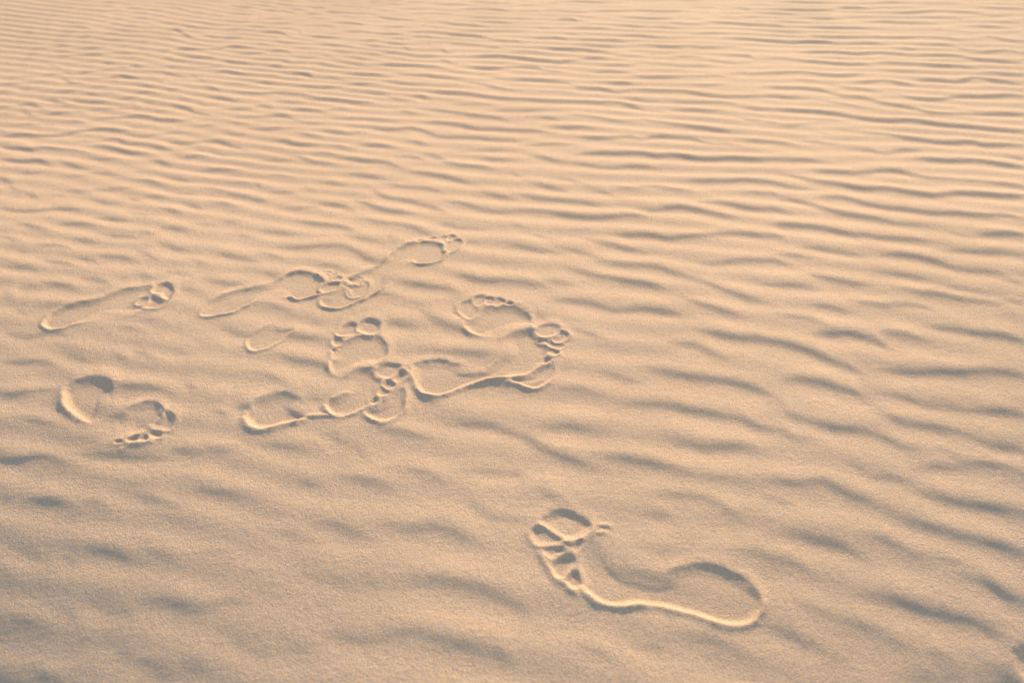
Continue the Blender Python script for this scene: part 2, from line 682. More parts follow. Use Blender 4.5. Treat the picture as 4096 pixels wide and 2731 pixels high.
4 2150,205 2260,205 2351,215
4 1720,290 1860,295 1960,300
6 1940,300 2060,320 2160,340 2280,355 2351,360
6 1180,350 1300,360 1420,345 1530,335 1640,350 1760,375 1880,400 2020,425
4 0,370 120,368 260,375 380,390
6 380,390 500,410 640,425 780,430 920,425 1060,410 1200,420
3 0,490 100,510
6 960,585 1080,590 1200,585 1320,600 1440,622 1540,612
6 1540,612 1680,600 1800,592 1940,580 2060,575 2180,585 2351,605
5 720,640 820,660 920,680 1040,715 1180,740
4 0,680 120,705 240,730 400,745
4 480,720 600,745 720,770 800,800
3 200,590 350,620
3 850,850 1000,860 1180,870
5 1700,840 1860,850 2000,835 2140,820 2260,820 2351,825
4 1180,870 1340,890 1460,930 1580,970 1700,1000
6 540,910 660,935 780,965 920,985 1040,1010 1180,1030 1260,1045 1380,1075
4 0,1020 100,1025 200,1045 290,1060
4 320,1020 420,1025 540,1045
4 1700,1010 1840,1050 1960,1100
5 1960,1100 2080,1140 2180,1175 2300,1200
2 2200,1010 2351,1035
5 400,1190 560,1195 700,1215 820,1245 940,1280 1060,1275 1200,1270
6 1200,1270 1320,1280 1420,1295 1520,1310
5 1600,1185 1720,1225 1840,1260 1960,1295 2080,1325
4 580,1460 700,1490 840,1530
6 1760,1475 1880,1495 2000,1520 2140,1540 2260,1540 2351,1550
3 200,1310 300,1340
T 3 1
6 440,5 600,10 760,20 900,12 1040,0
6 1040,0 1180,5 1280,25 1380,50 1500,70 1620,75
3 1620,75 1800,90 2000,100
4 2050,115 2200,130 2351,150
5 140,35 280,60 400,90 520,110 640,125
7 640,125 760,150 880,165 1000,165 1120,170 1240,190 1360,210 1480,225 1600,225
7 1600,220 1740,208 1880,212 2020,220 2160,232 2351,230
4 0,105 120,130 250,155 400,165
5 520,245 660,245 780,270 880,300 980,320
6 980,320 1100,340 1220,350 1360,370 1480,385 1600,390
7 1600,390 1720,390 1860,402 2000,410 2160,410 2351,440
4 0,205 80,215
6 170,265 280,280 400,310 500,345 620,380 740,405 860,425 980,440 1100,465
3 1100,465 1250,490 1500,500
5 0,345 80,358 180,380
6 60,500 200,500 320,510 440,520 560,540 680,565 800,590 900,590
5 900,590 1000,610 1140,620 1280,630 1440,640
5 0,590 60,598 130,615
6 1950,590 2080,580 2200,580 2351,590
3 1700,580 1850,600
5 360,700 480,715 600,735 720,750 840,770
6 1080,770 1200,768 1300,780 1400,800 1500,825 1600,850 1700,890
5 1640,735 1780,735 1900,745 2040,745 2160,740
3 2180,760 2351,775
5 0,825 80,830 190,860
4 100,770 230,780 400,800
4 1700,890 1860,915 2000,925 2160,945
5 2180,1000 2260,1015 2351,1030
5 400,965 540,990 660,1015 780,1035 900,1045
4 1060,935 1160,945 1280,965 1500,1005
5 0,1045 140,1050 260,1055 420,1075
4 1620,1055 1780,1080 1900,1100 2060,1120
4 1180,1080 1300,1100 1400,1125
6 1400,1125 1520,1130 1640,1150 1760,1175 1880,1190 2000,1205 2120,1215
4 2200,1190 2351,1210
5 820,1215 960,1225 1080,1240 1180,1225 1300,1230 1420,1245 1500,1260
4 420,1240 540,1250 660,1280 760,1300
4 120,1330 260,1345 400,1365 500,1400
6 460,1500 600,1495 720,1490 820,1510 920,1535 1000,1560
5 1080,1490 1200,1500 1320,1520 1420,1550
6 1480,1430 1600,1445 1740,1460 1860,1480 1980,1500 2100,1505
6 2100,1505 2240,1535 2351,1560
T 0 2
5 0,185 100,190 200,190 300,185 400,190 490,215
3 620,120 740,160 840,190
3 1050,120 1160,170
3 1250,90 1400,150
2 1600,90 1740,120
5 0,470 100,490 200,470 340,455
3 340,450 500,460
5 1040,405 1140,408 1240,415 1340,415 1430,430 1540,465
3 1700,380 1800,430
5 200,705 280,715 380,740 500,765
3 2150,600 2280,600
4 1960,640 2100,675
5 0,1080 100,1085 200,1085 300,1060 400,1060 500,1085 590,1110
5 720,1030 840,1035 960,1045 1080,1050 1200,1060 1320,1060 1440,1070
4 1600,1000 1700,1005 1800,1020
4 1920,990 2040,1000 2150,1000
6 300,1450 420,1460 520,1470 600,1490
4 780,1470 900,1490 980,1530
5 1180,1410 1300,1430 1420,1460 1580,1500
3 0,1450 120,1440
3 1750,1380 1900,1370 2100,1400 2300,1420
5 1040,685 1160,695 1280,715 1400,730
T 1 2
3 0,290 120,320 280,380
3 420,525 560,530 640,530
4 1560,85 1700,95 1850,100 2000,110 2150,120
4 250,140 400,180 560,200 660,240
5 1430,430 1520,510 1620,545 1720,530
4 2100,400 2250,390 2351,400
3 0,940 150,955 300,970 440,980
4 640,860 740,890 840,935
5 1080,790 1200,805 1320,830 1440,855 1560,880
5 1780,755 1920,755 2050,760 2180,780 2300,820 2351,840
3 900,970 1000,1030
4 1320,1170 1440,1185 1560,1210 1680,1260
4 1860,1180 1980,1185 2120,1190 2260,1200 2351,1205
5 780,1240 900,1260 1020,1285 1120,1310 1200,1340
3 380,1290 560,1310
4 1950,1490 2100,1530
T 2 2
5 1480,10 1600,20 1700,35 1800,80 1900,125
3 860,290 960,325 1060,350 1160,375
5 1280,260 1420,280 1540,300 1640,325 1760,335 1880,350
6 1880,350 2000,370 2120,395 2240,430 2340,470
4 420,430 600,440 760,470
4 1080,580 1240,580 1380,580
5 1380,580 1500,600 1620,625 1740,645 1860,670 1980,690 2100,715
5 2100,715 2200,765 2351,800
4 280,795 420,785 520,780 640,805 800,830
5 0,845 100,870 180,915 270,970 350,1010
5 350,1010 450,1050 560,1090 660,1125 740,1150
6 820,1045 960,1060 1080,1080 1200,1100 1320,1125 1440,1155 1560,1190
5 1540,920 1660,945 1780,970 1920,965 2040,960 2140,960 2240,985
3 0,1210 80,1220
5 1280,1400 1440,1405 1580,1420 1700,1425 1800,1450 1900,1490 1980,1545
3 1700,1240 1900,1250 2100,1270
4 300,1400 460,1460
T 3 2
6 0,5 100,10 200,30 300,60 400,95 500,140 600,180 700,220
4 700,220 820,255
5 1000,20 1080,28
6 1080,265 1240,275 1400,285 1560,275 1700,280 1840,280 1980,270 2120,275 2260,295 2351,310
6 170,350 300,345 420,365 520,385 620,415 740,450
3 740,450 900,520
4 1140,490 1280,520 1400,560 1500,590
4 1520,590 1680,600 1820,620
6 1900,640 2020,640 2140,645 2260,660 2351,670
4 160,670 300,690
6 380,740 520,770 640,795 760,805 880,825 1000,860
5 1000,860 1100,905 1240,955 1380,985
4 1080,690 1240,735
5 1220,735 1360,765 1500,780 1640,805 1760,830
4 0,810 120,830 260,890 400,900
3 1480,985 1640,1000 1740,1040
6 1950,920 2040,950 2160,970 2280,985 2351,1000
5 1400,1170 1520,1150 1640,1150 1760,1160
5 1840,1130 1980,1130 2100,1140 2220,1160 2351,1205
5 960,1240 1080,1240 1180,1250 1280,1270
3 800,1150 900,1160
5 0,1275 140,1290 280,1300
6 280,1305 420,1295 520,1300 620,1340 720,1385 820,1430 960,1480
5 1380,1370 1500,1410 1640,1440 1760,1480
6 1760,1480 1900,1500 2040,1520 2160,1545 2300,1568
4 0,1430 140,1470 240,1500
T 0 3
5 160,340 280,390 420,430
4 600,430 700,480
6 780,320 900,340 1020,370 1120,410 1220,450 1320,470
5 1360,360 1480,380 1580,430
4 1820,370 1940,365 2080,385
2 0,470 100,550
3 60,930 180,960 300,1000 400,1060
4 540,900 640,930 720,970
5 880,860 1000,890 1120,900 1200,930
6 1380,810 1500,810 1620,840 1760,870 1900,860
5 1900,850 2020,820 2140,815 2280,835
4 1080,1290 1200,1310
5 1200,1350 1320,1380 1440,1420 1560,1480
4 1720,1350 1880,1340
4 1700,1430 1900,1440
4 300,1450 420,1500 560,1540
3 2140,1160 2300,1230
2 1250,250 1400,260
T 1 3
5 160,170 280,190 380,230 500,265
4 600,85 720,120 840,170 980,205
5 1240,130 1380,155 1500,145 1620,130 1720,145 1820,195 1920,240 2020,290
5 2060,15 2180,35 2351,60
3 380,590 520,580 640,600
3 640,640 780,640 900,680
3 1000,640 1120,670
6 1440,620 1560,615 1680,620 1800,640 1920,655 2020,690 2140,725 2240,770 2351,835
5 680,1120 820,1130 900,1150 1020,1165
4 1080,1170 1250,1130 1450,1100 1640,1130
6 1640,1150 1780,1190 1920,1220 2040,1255 2160,1280
4 2160,1300 2351,1360
4 0,1290 120,1290
3 300,1250 520,1250
T 2 3
4 1220,5 1360,20 1480,50
5 980,540 1100,560 1240,580 1380,620 1540,670
3 1240,350 1400,355 1560,370
4 2120,350 2260,360 2351,390
3 0,850 140,880
4 620,1230 760,1270 880,1320 980,1350
5 1600,1130 1720,1150 1840,1170 1960,1210 2060,1260
4 0,60 180,70
3 1240,1230 1380,1230
T 3 3
6 120,200 280,210 400,245 520,270 640,295 740,340 860,400
5 880,215 1040,240 1160,295 1280,345
6 1200,60 1340,95 1460,130 1600,170 1740,210 1880,240 2000,265
6 2000,280 2140,310 2280,345 2351,370
5 0,410 120,430 240,460 340,510
3 1450,400 1640,430 1860,490
7 1900,620 2020,660 2120,720 2220,770 2351,820
6 920,760 1080,785 1220,820 1340,865 1460,905 1580,930 1720,965 1860,1000
4 1860,1010 2040,1080 2140,1120
4 300,850 440,900 600,950
5 720,1010 860,1040 1020,1075
6 0,1065 120,1100 240,1140 320,1190 440,1220 560,1280
3 1100,1180 1280,1220
3 1480,1310 1640,1330
5 1240,1500 1500,1520 1750,1520
"""
# each print: (name key, label, zoom frame (x0, y0, source px per zoom px), features)
# feature ('P', part, depth_mm, wall_mm, rim_mm, outline) pressed hollow; a third number on a point softens the wall there
# feature ('R', height_mm, width_mm, polyline) raised ridge of pushed-up sand (negative: groove)
PRINTS = [
 ("faint", "faint narrow heel print with a thin raised rim, left of the round toe print", (960,1240,.3189), [
  ('P','heel_print',2.2,9,1.3,"110,450 160,490 260,490 370,450 480,380 570,310 660,250,1.5 600,200,5 450,150,4 380,190,1.5 290,240,1.2 200,290,1.2 150,350,2 110,400,1.3"),
 ]),
 ("broken", "long smudged footprint with its toes buried under the heel of the print beside it", (780,900,.4677), [
  ('P','sole_print',2.8,9,2.2,"130,680,1.3 200,630 280,595 380,565 480,550 560,535,1.3 650,510,1.6 740,470 800,430 880,405 960,410 1030,435 1080,470 1090,500,1.5 1060,550 1050,590 960,615 880,625 820,610 700,600,5 560,620,4 480,660,1.5 400,700 310,740 200,760 80,775,1.5 70,740,2.5"),
  ('P','toe_print',3.0,7,2.0,"1085,530 1150,500 1235,500 1200,545 1120,575 1070,560"),
  ('P','toe_print',2.4,6,1.4,"1180,468 1215,440 1250,448 1240,468"),
  ('P','toe_print',1.6,5,1.0,"1118,402 1150,396 1146,408"),
  ('P','toe_print',1.4,5,1.0,"1168,428 1205,415 1192,430"),
  ('R',1.4,5,"1080,540 1180,490 1260,490 1330,515 1410,500"),
  ('R',1.6,6,"1250,530 1210,565 1100,590 1020,605"),
 ]),
 ("far", "slender farthest footprint with five small toe marks and its heel near the smudged print", (780,900,.4677), [
  ('P','sole_print',2.8,9,2.5,"1110,690 1200,705 1300,685 1400,640 1500,590 1620,520,1.3 1700,430,5 1760,350,5 1850,310,2 1900,325 2000,325 2090,295 2130,240 2120,190 2080,165 2000,150 1920,150 1850,165 1770,195 1700,240 1650,290 1600,335 1560,365 1450,410 1350,460 1300,490,1.5 1250,530,2.5 1150,600,2.5 1090,650,2"),
  ('P','toe_print',3.2,8,1.7,"2140,172 2200,132 2255,128 2275,160 2250,195 2190,232 2140,215"),
  ('P','toe_print',3.0,7,1.4,"2158,112 2190,92 2222,100 2205,126 2170,130"),
  ('P','toe_print',2.0,6,1.1,"2098,116 2130,100 2148,112 2120,126"),
  ('P','toe_print',2.2,6,1.1,"1998,120 2030,103 2062,112 2032,130"),
  ('P','toe_print',1.8,5,1.1,"1893,140 1920,126 1956,130 1922,144"),
  ('P','sand_pit',3.4,8,1.2,"1300,470 1350,450 1405,448 1425,475 1395,505 1340,495"),
  ('P','sand_pit',3.0,9,1.4,"1360,530 1430,490 1475,500 1470,540 1440,580 1380,605 1330,600 1310,540"),
  ('R',1.4,6,"1245,515 1310,560 1345,615"),
 ]),
 ("left", "slim footprint at the far left with deep toe hollows around a bright mound", (140,1090,.2551), [
  ('P','sole_print',4.0,10,1.6,"160,770,1.2 200,715 300,640 420,575 560,520 720,480 870,455 1000,430 1090,400 1200,350 1330,300 1450,265 1600,240 1750,225 1830,245,1.2 1780,310,1.3 1640,400,2 1600,470,2 1700,540,1.5 1600,610,2 1450,660,3 1200,700,5 950,720,4 760,760,2 600,800,1.2 480,840 350,865 240,865 170,830"),
  ('P','toe_print',5.0,10,1.8,"1860,290 1940,210 2060,178 2120,215 2152,290 2135,360 2070,400 2010,370 1990,320 1900,320"),
  ('P','toe_print',4.2,10,1.6,"1735,535 1790,460 1830,400 1900,410 1980,450 2060,415 2122,370 2112,430 2040,500 1930,545 1830,560"),
  ('P','toe_print',2.8,8,1.0,"1600,480 1660,415 1770,408 1740,460 1645,495"),
  ('R',2.4,8,"1820,335 1900,350 1980,360"),
  ('R',1.8,4,"1700,570 1740,510 1780,450 1815,400"),
  ('R',2.2,6,"1640,588 1750,568 1870,578 1980,542 2080,482 2150,400"),
 ]),
 ("bean", "broad footprint at the left edge with a deep heel hollow and toes pointing down right", (220,1470,.2296), [
  ('P','heel_print',5.0,15,2.0,"300,310,1.3 420,240 560,205 740,180 860,220 930,300 985,440,1.2 1000,560,4 900,740,5 760,860,3 620,900,1.2 500,840 380,760 290,700 230,620 215,530 215,430 240,350,1.4"),
  ('P','ball_print',4.2,10,2.0,"1280,740,1.5 1380,690 1500,640 1640,610 1740,615 1820,680 1860,760 1850,860 1740,940 1650,1010 1560,1090,1.5 1420,1160,1.5 1280,1200,3 1150,1100,5 1100,950,5 1180,830,3"),
  ('P','toe_print',3.6,12,1.8,"1720,980 1870,870 1940,785 2035,865 2040,970 1970,1060 1880,1060 1780,1045"),
  ('P','toe_print',4.4,10,1.5,"1650,1165 1710,1110 1800,1120 1845,1150 1810,1210 1700,1205"),
  ('P','toe_print',4.2,9,1.4,"1485,1235 1560,1190 1612,1192 1600,1245 1560,1275 1500,1268"),
  ('P','toe_print',4.2,9,1.4,"1295,1245 1380,1200 1442,1200 1440,1262 1370,1288 1310,1275"),
  ('P','toe_print',2.6,7,1.0,"1060,1298 1120,1275 1170,1290 1110,1312"),
  ('R',2.2,7,"1200,1385 1350,1345 1480,1335 1650,1300 1800,1240"),
  ('R',1.6,6,"1690,1050 1800,1100 1900,1105 1985,1060"),
  ('R',1.6,7,"1180,1270 1320,1190 1480,1140 1620,1110"),
 ]),
 ("round", "half footprint with fat round toe hollows, above the heel of the whole print", (960,1240,.3189), [
  ('P','ball_print',2.8,10,1.6,"1190,600,2 1180,550 1240,480 1330,405 1450,355 1560,335 1660,345 1700,330 1760,365 1820,440 1840,520 1790,600 1700,660,2 1560,715,3 1400,800,5 1250,800,3 1165,750 1150,660"),
  ('P','toe_print',4.6,11,2.0,"1495,205 1545,150 1630,128 1710,150 1738,210 1710,280 1640,300 1560,282 1500,245"),
  ('P','toe_print',4.4,10,1.8,"1265,265 1320,200 1400,172 1458,190 1452,250 1400,305 1300,312 1240,305"),
  ('P','toe_print',3.4,8,1.2,"1165,400 1200,355 1260,360 1278,400 1240,438 1190,438"),
  ('P','toe_print',2.2,6,1.0,"1145,515 1180,495 1218,510 1180,532"),
  ('R',1.8,6,"1230,430 1360,365 1500,320 1640,305"),
 ]),
 ("fan", "half footprint with a row of toe hollows along its top, above the long right print", (1600,1160,.2976), [
  ('P','ball_print',4.4,13,1.8,"1020,345 1120,265 1230,232 1350,225 1480,225 1600,265 1690,330 1730,410 1700,480,3 1550,560,5 1380,610,4 1200,605,2 1050,580 960,545 890,490,1.5 880,430,2.5 940,380,1.5"),
  ('P','toe_print',3.4,9,1.4,"800,245 840,190 930,150 975,165 1010,220 1040,290 990,350 920,380 850,330 805,285"),
  ('P','toe_print',4.0,8,1.4,"975,150 1020,95 1120,85 1135,150 1080,197 1010,197"),
  ('P','toe_print',3.4,7,1.2,"1140,105 1230,108 1262,140 1235,182 1150,182"),
  ('P','toe_print',3.6,8,1.2,"1258,165 1300,118 1380,128 1402,165 1340,198 1280,202"),
  ('P','toe_print',2.6,6,1.0,"1412,188 1470,163 1522,190 1470,203"),
  ('R',-1.6,7,"720,285 780,340 840,390"),
 ]),
 ("long", "long footprint with a fully rimmed sole, at the right end of the cluster", (1600,1160,.2976), [
  ('P','side_print',3.0,10,1.8,"1660,1160,2 1800,1085 1920,1030 2030,1000,1.5 2045,1100,1.5 2030,1180,1.3 1920,1270 1820,1305 1720,1290 1600,1240 1500,1200"),
  ('P','sole_print',4.2,11,2.2,"190,1010,1.6 300,972 420,957 560,952 680,972 790,1002 900,1030,3 1050,1040,4 1160,1030,1.6 1260,960,1.6 1330,890,2 1400,800,4 1430,680,1.6 1500,595 1600,565 1720,550 1800,580 1850,660 1930,740 1960,830 1940,900 1880,990 1800,1050 1700,1105 1560,1140 1400,1160 1250,1172 1100,1202 920,1252 780,1302 640,1358 530,1388 420,1388 320,1352 260,1285 230,1200,1.3 190,1100,2"),
  ('P','toe_print',3.6,10,1.6,"1850,535 1900,490 1980,466 2070,473 2142,510 2130,560 2060,600 1960,622 1870,618 1830,580"),
  ('P','toe_print',4.0,8,1.4,"2088,645 2140,570 2200,560 2248,610 2222,652 2150,690 2090,690"),
  ('P','toe_print',2.6,7,1.2,"1860,690 1960,670 2060,718 2160,732 2192,752 2120,782 2040,762 1960,722"),
  ('P','toe_print',3.4,7,1.2,"1962,825 2000,785 2080,808 2132,838 2090,867 2000,855"),
  ('P','toe_print',3.4,7,1.2,"1903,962 1930,910 2012,935 1980,968 1930,997"),
  ('R',1.4,6,"1130,1070 1230,1000 1330,895"),
  ('R',1.4,5,"1950,735 2060,780 2140,805 2200,772"),
  ('R',1.6,6,"1950,872 2040,902 2130,880"),
  ('R',1.6,6,"1700,1130 1850,1042 1990,985 2050,940"),
  ('R',.9,5,"1600,1225 1780,1250 1950,1160"),
 ]),
 ("whole", "complete footprint in the middle with deep heel, ball and five toe hollows", (960,1240,.3189), [
  ('P','side_print',3.2,11,1.8,"1820,1150 1900,1075 2020,1000 2050,1090 2035,1200 2010,1270 1900,1350 1800,1372 1690,1342 1610,1285 1700,1200,3 1780,1150,1.5"),
  ('P','heel_print',5.4,14,2.2,"120,1370 170,1435 270,1458 380,1442 500,1408 640,1373 780,1340 830,1270,5 780,1200,4 730,1120,1.5 650,1072 560,1047 450,1057 340,1092 250,1132 180,1190 150,1250,1.6 125,1310,1.3"),
  ('P','ball_print',3.0,11,1.8,"1380,825 1450,768 1540,745 1640,755 1720,800 1745,900 1700,1000 1680,1080 1600,1185 1480,1238 1380,1286 1260,1312 1160,1270 1110,1180 1200,1090,3 1280,960,4 1330,875,2"),
  ('P','toe_print',3.8,10,1.6,"1715,765 1780,710 1870,678 1960,690 2000,720 1960,780 1880,830 1790,840 1730,812"),
  ('P','toe_print',4.0,8,1.2,"1942,855 1985,780 2040,775 2058,810 2010,875 1970,892"),
  ('P','toe_print',3.6,8,1.2,"1798,942 1850,893 1942,938 1900,972 1840,974"),
  ('P','toe_print',3.8,8,1.2,"1732,1035 1780,978 1862,1030 1820,1064 1760,1068"),
  ('P','toe_print',3.2,7,1.2,"1636,1162 1690,1108 1728,1135 1690,1168 1650,1178"),
  ('R',1.6,6,"1080,1145 1250,1075 1430,1015"),
  ('R',2.0,6,"780,1347 900,1332 1030,1322 1200,1318 1330,1300"),
  ('R',1.8,6,"2000,700 2060,765 2120,830 2060,890 1980,960 1880,1022 1800,1090 1740,1125"),
 ]),
 ("near", "large lone footprint nearest the camera with a sharp bright rim and toes at left", (2060,1990,.4592), [
  ('P','sole_print',4.0,11,1.65,"605,770 660,832 740,890 860,915 1000,905 1130,897 1280,920 1440,955 1600,1005 1750,1062 1880,1082 2000,1066 2085,1010 2120,930 2105,850 2050,775 1960,702 1860,648 1740,612 1600,592 1500,602 1400,637 1330,670,1.3 1200,650,4 1050,600,5 940,520,5 860,430,5 800,370,4 720,350,2 640,370,1.6 600,440,1.4 590,540,1.3 590,660"),
  ('P','toe_print',5.0,13,2.2,"245,195 300,150 400,123 500,143 570,190 640,248 600,300 540,335 460,347 400,332 330,290 270,240"),
  ('P','toe_print',5.0,11,1.8,"160,305 200,263 270,275 340,320 405,362 380,387 300,397 220,390 180,360"),
  ('P','toe_print',3.6,9,1.6,"258,452 300,423 360,423 412,455 395,482 330,512 290,492"),
  ('P','toe_print',4.8,10,1.8,"345,600 360,548 420,508 490,513 498,560 450,622 400,682 350,662"),
  ('P','toe_print',4.2,9,1.6,"455,722 490,662 540,656 572,720 582,762 540,782 490,772"),
  ('P','toe_base_print',2.0,7,.8,"510,430 530,385 572,378 570,430 530,462"),
  ('R',2.0,7,"200,432 240,520 300,620 350,702 450,755 480,805 590,835"),
  ('R',1.6,5,"640,236 720,238 800,240 870,262"),
  ('R',1.6,5,"640,302 760,302 830,330"),
  ('R',1.6,6,"120,225 200,235 330,292"),
 ]),
 ("corner", "blurred print cut off by the lower right corner of the frame", (3700,2450,.1792), [
  ('P','toe_print',6.5,22,1.4,"2060,960 2120,930 2300,880 2600,900 2500,1300 2260,1400 2120,1180"),
  ('P','sole_print',6.0,26,1.4,"1200,1480,2 1400,1400,1.6 1600,1375,1.4 1880,1430 2080,1540 2180,1700 1900,1800 1500,1800 1200,1650,2"),
 ]),
]
# ---------------------------------------------------------------- the grid of the sand surface
C0 = 0.545
vv = np.linspace(890.0, -850.0, 1200)                      # rows, one per picture row or finer, near to far
rows = ground(np.full_like(vv, 2048.0), (vv + 784.0) / 2352.0 * 4096.0)[1]
far = rows[-1] + (np.geomspace(1.0, 120.0, 90) - 1.0) * 1.7
near = rows[0] - (np.geomspace(1.0, 130.0, 70) - 1.0) * 0.35
rows = np.concatenate([near[:0:-1], rows, far[1:]])
kin = np.linspace(-0.66, 0.66, 1560)
kout = 0.66 + (np.geomspace(1.0, 60.0, 70)[1:] - 1.0) * 0.30
cols = np.concatenate([-kout[::-1], kin, kout])
NR, NC = len(rows), len(cols)
def fan(Y):
    return np.where(Y > 0.12, Y + C0, 0.665 + np.abs(np.minimum(Y, 0.12) - 0.12) * 0.35)
gk = fan(rows)
YY = np.repeat(rows[:, None], NC, 1)
XX = gk[:, None] * cols[None, :]

# ---------------------------------------------------------------- noise
def lattice(ix, iy, seed):
    h = (ix.astype(np.int64) * 374761393 + iy.astype(np.int64) * 668265263 + seed * 982451653) & 0xFFFFFFFF
    h = ((h ^ (h >> 13)) * 1274126177) & 0xFFFFFFFF
    h = h ^ (h >> 16)
    return (h & 0xFFFF) / 32767.5 - 1.0
def vnoise(x, y, seed):
    x0, y0 = np.floor(x), np.floor(y)
    fx, fy = x - x0, y - y0
    fx = fx * fx * fx * (fx * (fx * 6 - 15) + 10)
    fy = fy * fy * fy * (fy * (fy * 6 - 15) + 10)
    a = lattice(x0, y0, seed); b = lattice(x0 + 1, y0, seed)
    c = lattice(x0, y0 + 1, seed); d = lattice(x0 + 1, y0 + 1, seed)
    return (a * (1 - fx) + b * fx) * (1 - fy) + (c * (1 - fx) + d * fx) * fy
def sstep(t):
    t = np.clip(t, 0.0, 1.0)
    return t * t * (3.0 - 2.0 * t)

Z = np.zeros_like(XX)

# wind ripples the photograph shows, each a lee slope facing the camera
SL = 0.047
WB = 0.0088
WE = 0.029
def erf_like(x):
    return np.tanh(1.2 * x)
def add_band(px, py, s, Z, XX, YY, rows, cols, gk):
    bx, by = ground(px, py)
    # smooth curve through the points
    n = len(bx)
    if n > 2:
        tt = np.arange(n, dtype=float); q = np.linspace(0, n - 1, 10 * n)
        i = np.clip(np.floor(q).astype(int), 0, n - 2); f = q - i
        def cm(a):
            p0 = a[np.maximum(i - 1, 0)]; p1 = a[i]; p2 = a[i + 1]; p3 = a[np.minimum(i + 2, n - 1)]
            return 0.5 * (2 * p1 + (p2 - p0) * f + (2 * p0 - 5 * p1 + 4 * p2 - p3) * f * f + (3 * p1 - p0 - 3 * p2 + p3) * f ** 3)
        cx, cy = cm(bx), cm(by)
    else:
        q = np.linspace(0, 1, 12); cx = bx[0] + (bx[1] - bx[0]) * q; cy = by[0] + (by[1] - by[0]) * q
    o = np.argsort(cx); cx, cy = cx[o], cy[o]
    keep = np.concatenate([[True], np.diff(cx) > 1e-6]); cx, cy = cx[keep], cy[keep]
    L = float(px_m(np.mean(py))) * (58.0 + 80.0 * min(max((float(np.mean(py)) - 1300.0) / 700.0, 0.0), 1.0))
    L = min(max(L, 0.010), 0.55 * (cx[-1] - cx[0]) + 0.004)
    m0 = (cy[min(3, len(cy) - 1)] - cy[0]) / (cx[min(3, len(cx) - 1)] - cx[0] + 1e-9)
    m1 = (cy[-1] - cy[max(-4, -len(cy))]) / (cx[-1] - cx[max(-4, -len(cx))] + 1e-9)
    m0 = max(-1.5, min(1.5, m0)); m1 = max(-1.5, min(1.5, m1))
    ex = np.concatenate([[cx[0] - L], cx, [cx[-1] + L]])
    ey = np.concatenate([[cy[0] - m0 * L], cy, [cy[-1] + m1 * L]])
    sl = np.gradient(ey, ex)
    sl = np.convolve(np.pad(sl, 3, mode='edge'), np.ones(7) / 7, 'valid')
    cphi = 1.0 / np.sqrt(1.0 + np.clip(sl, -1.8, 1.8) ** 2)
    xm, ym = float(np.mean(px)), float(np.mean(py))
    nb = min(max((ym - 1900.0) / 300.0, 0.0), 1.0) * min(max((2300.0 - xm) / 600.0, 0.0), 1.0)   # the soft, half-filled ripples nearest on the left
    fr = min(max((1000.0 - ym) / 900.0, 0.0), 1.0)                                                # the far, freshly blown ones
    lf = min(max((2200.0 - xm) / 1800.0, 0.0), 1.0)                                               # spacing is finer on the left
    k = (1.0 - 0.22 * lf) * (1.0 + 0.08 * nb)
    s_eff = (0.85 * s + 1.1) * (1.0 - 0.32 * nb) * (1.0 - 0.20 * min(max((ym - 1700.0) / 500.0, 0.0), 1.0)) * (1.0 + (0.20 + 0.45 * lf) * fr)
    WEk = WE * k
    R = 2.4 * WEk
    r0 = np.searchsorted(rows, ey.min() - R * 1.5); r1 = np.searchsorted(rows, ey.max() + R * 1.5)
    if r1 <= r0: return
    ks = np.concatenate([ex[0] / gk[r0:r1], ex[-1] / gk[r0:r1]])
    c0 = np.searchsorted(cols, ks.min()); c1 = np.searchsorted(cols, ks.max())
    if c1 <= c0: return
    X = XX[r0:r1, c0:c1]; Y = YY[r0:r1, c0:c1]
    d = (np.interp(X, ex, ey) - Y) * np.interp(X, ex, cphi)
    taper = sstep((X - ex[0]) / (2 * L)) * sstep((ex[-1] - X) / (2 * L))
    w = WB * k * (0.85 + 0.05 * s) * (0.72 + 0.28 * taper)
    amp = SL * s_eff * w * 0.83
    Z[r0:r1, c0:c1] += -amp * erf_like(d / w) * np.exp(-(d / WEk) ** 2) * taper

ox = oy = 0.0
TRACED = []
for line in BANDS.strip().splitlines():
    f = line.split()
    if f[0] == 'T':
        ox, oy = 1024.0 * int(f[1]), 683.0 * int(f[2]); continue
    pts = np.array([[float(a) for a in p.split(',')] for p in f[1:]])
    TRACED.append((ox + pts[:, 0] * 0.43556, oy + pts[:, 1] * 0.43556, float(f[0])))
for px, py, s in TRACED:
    add_band(px, py, s, Z, XX, YY, rows, cols, gk)

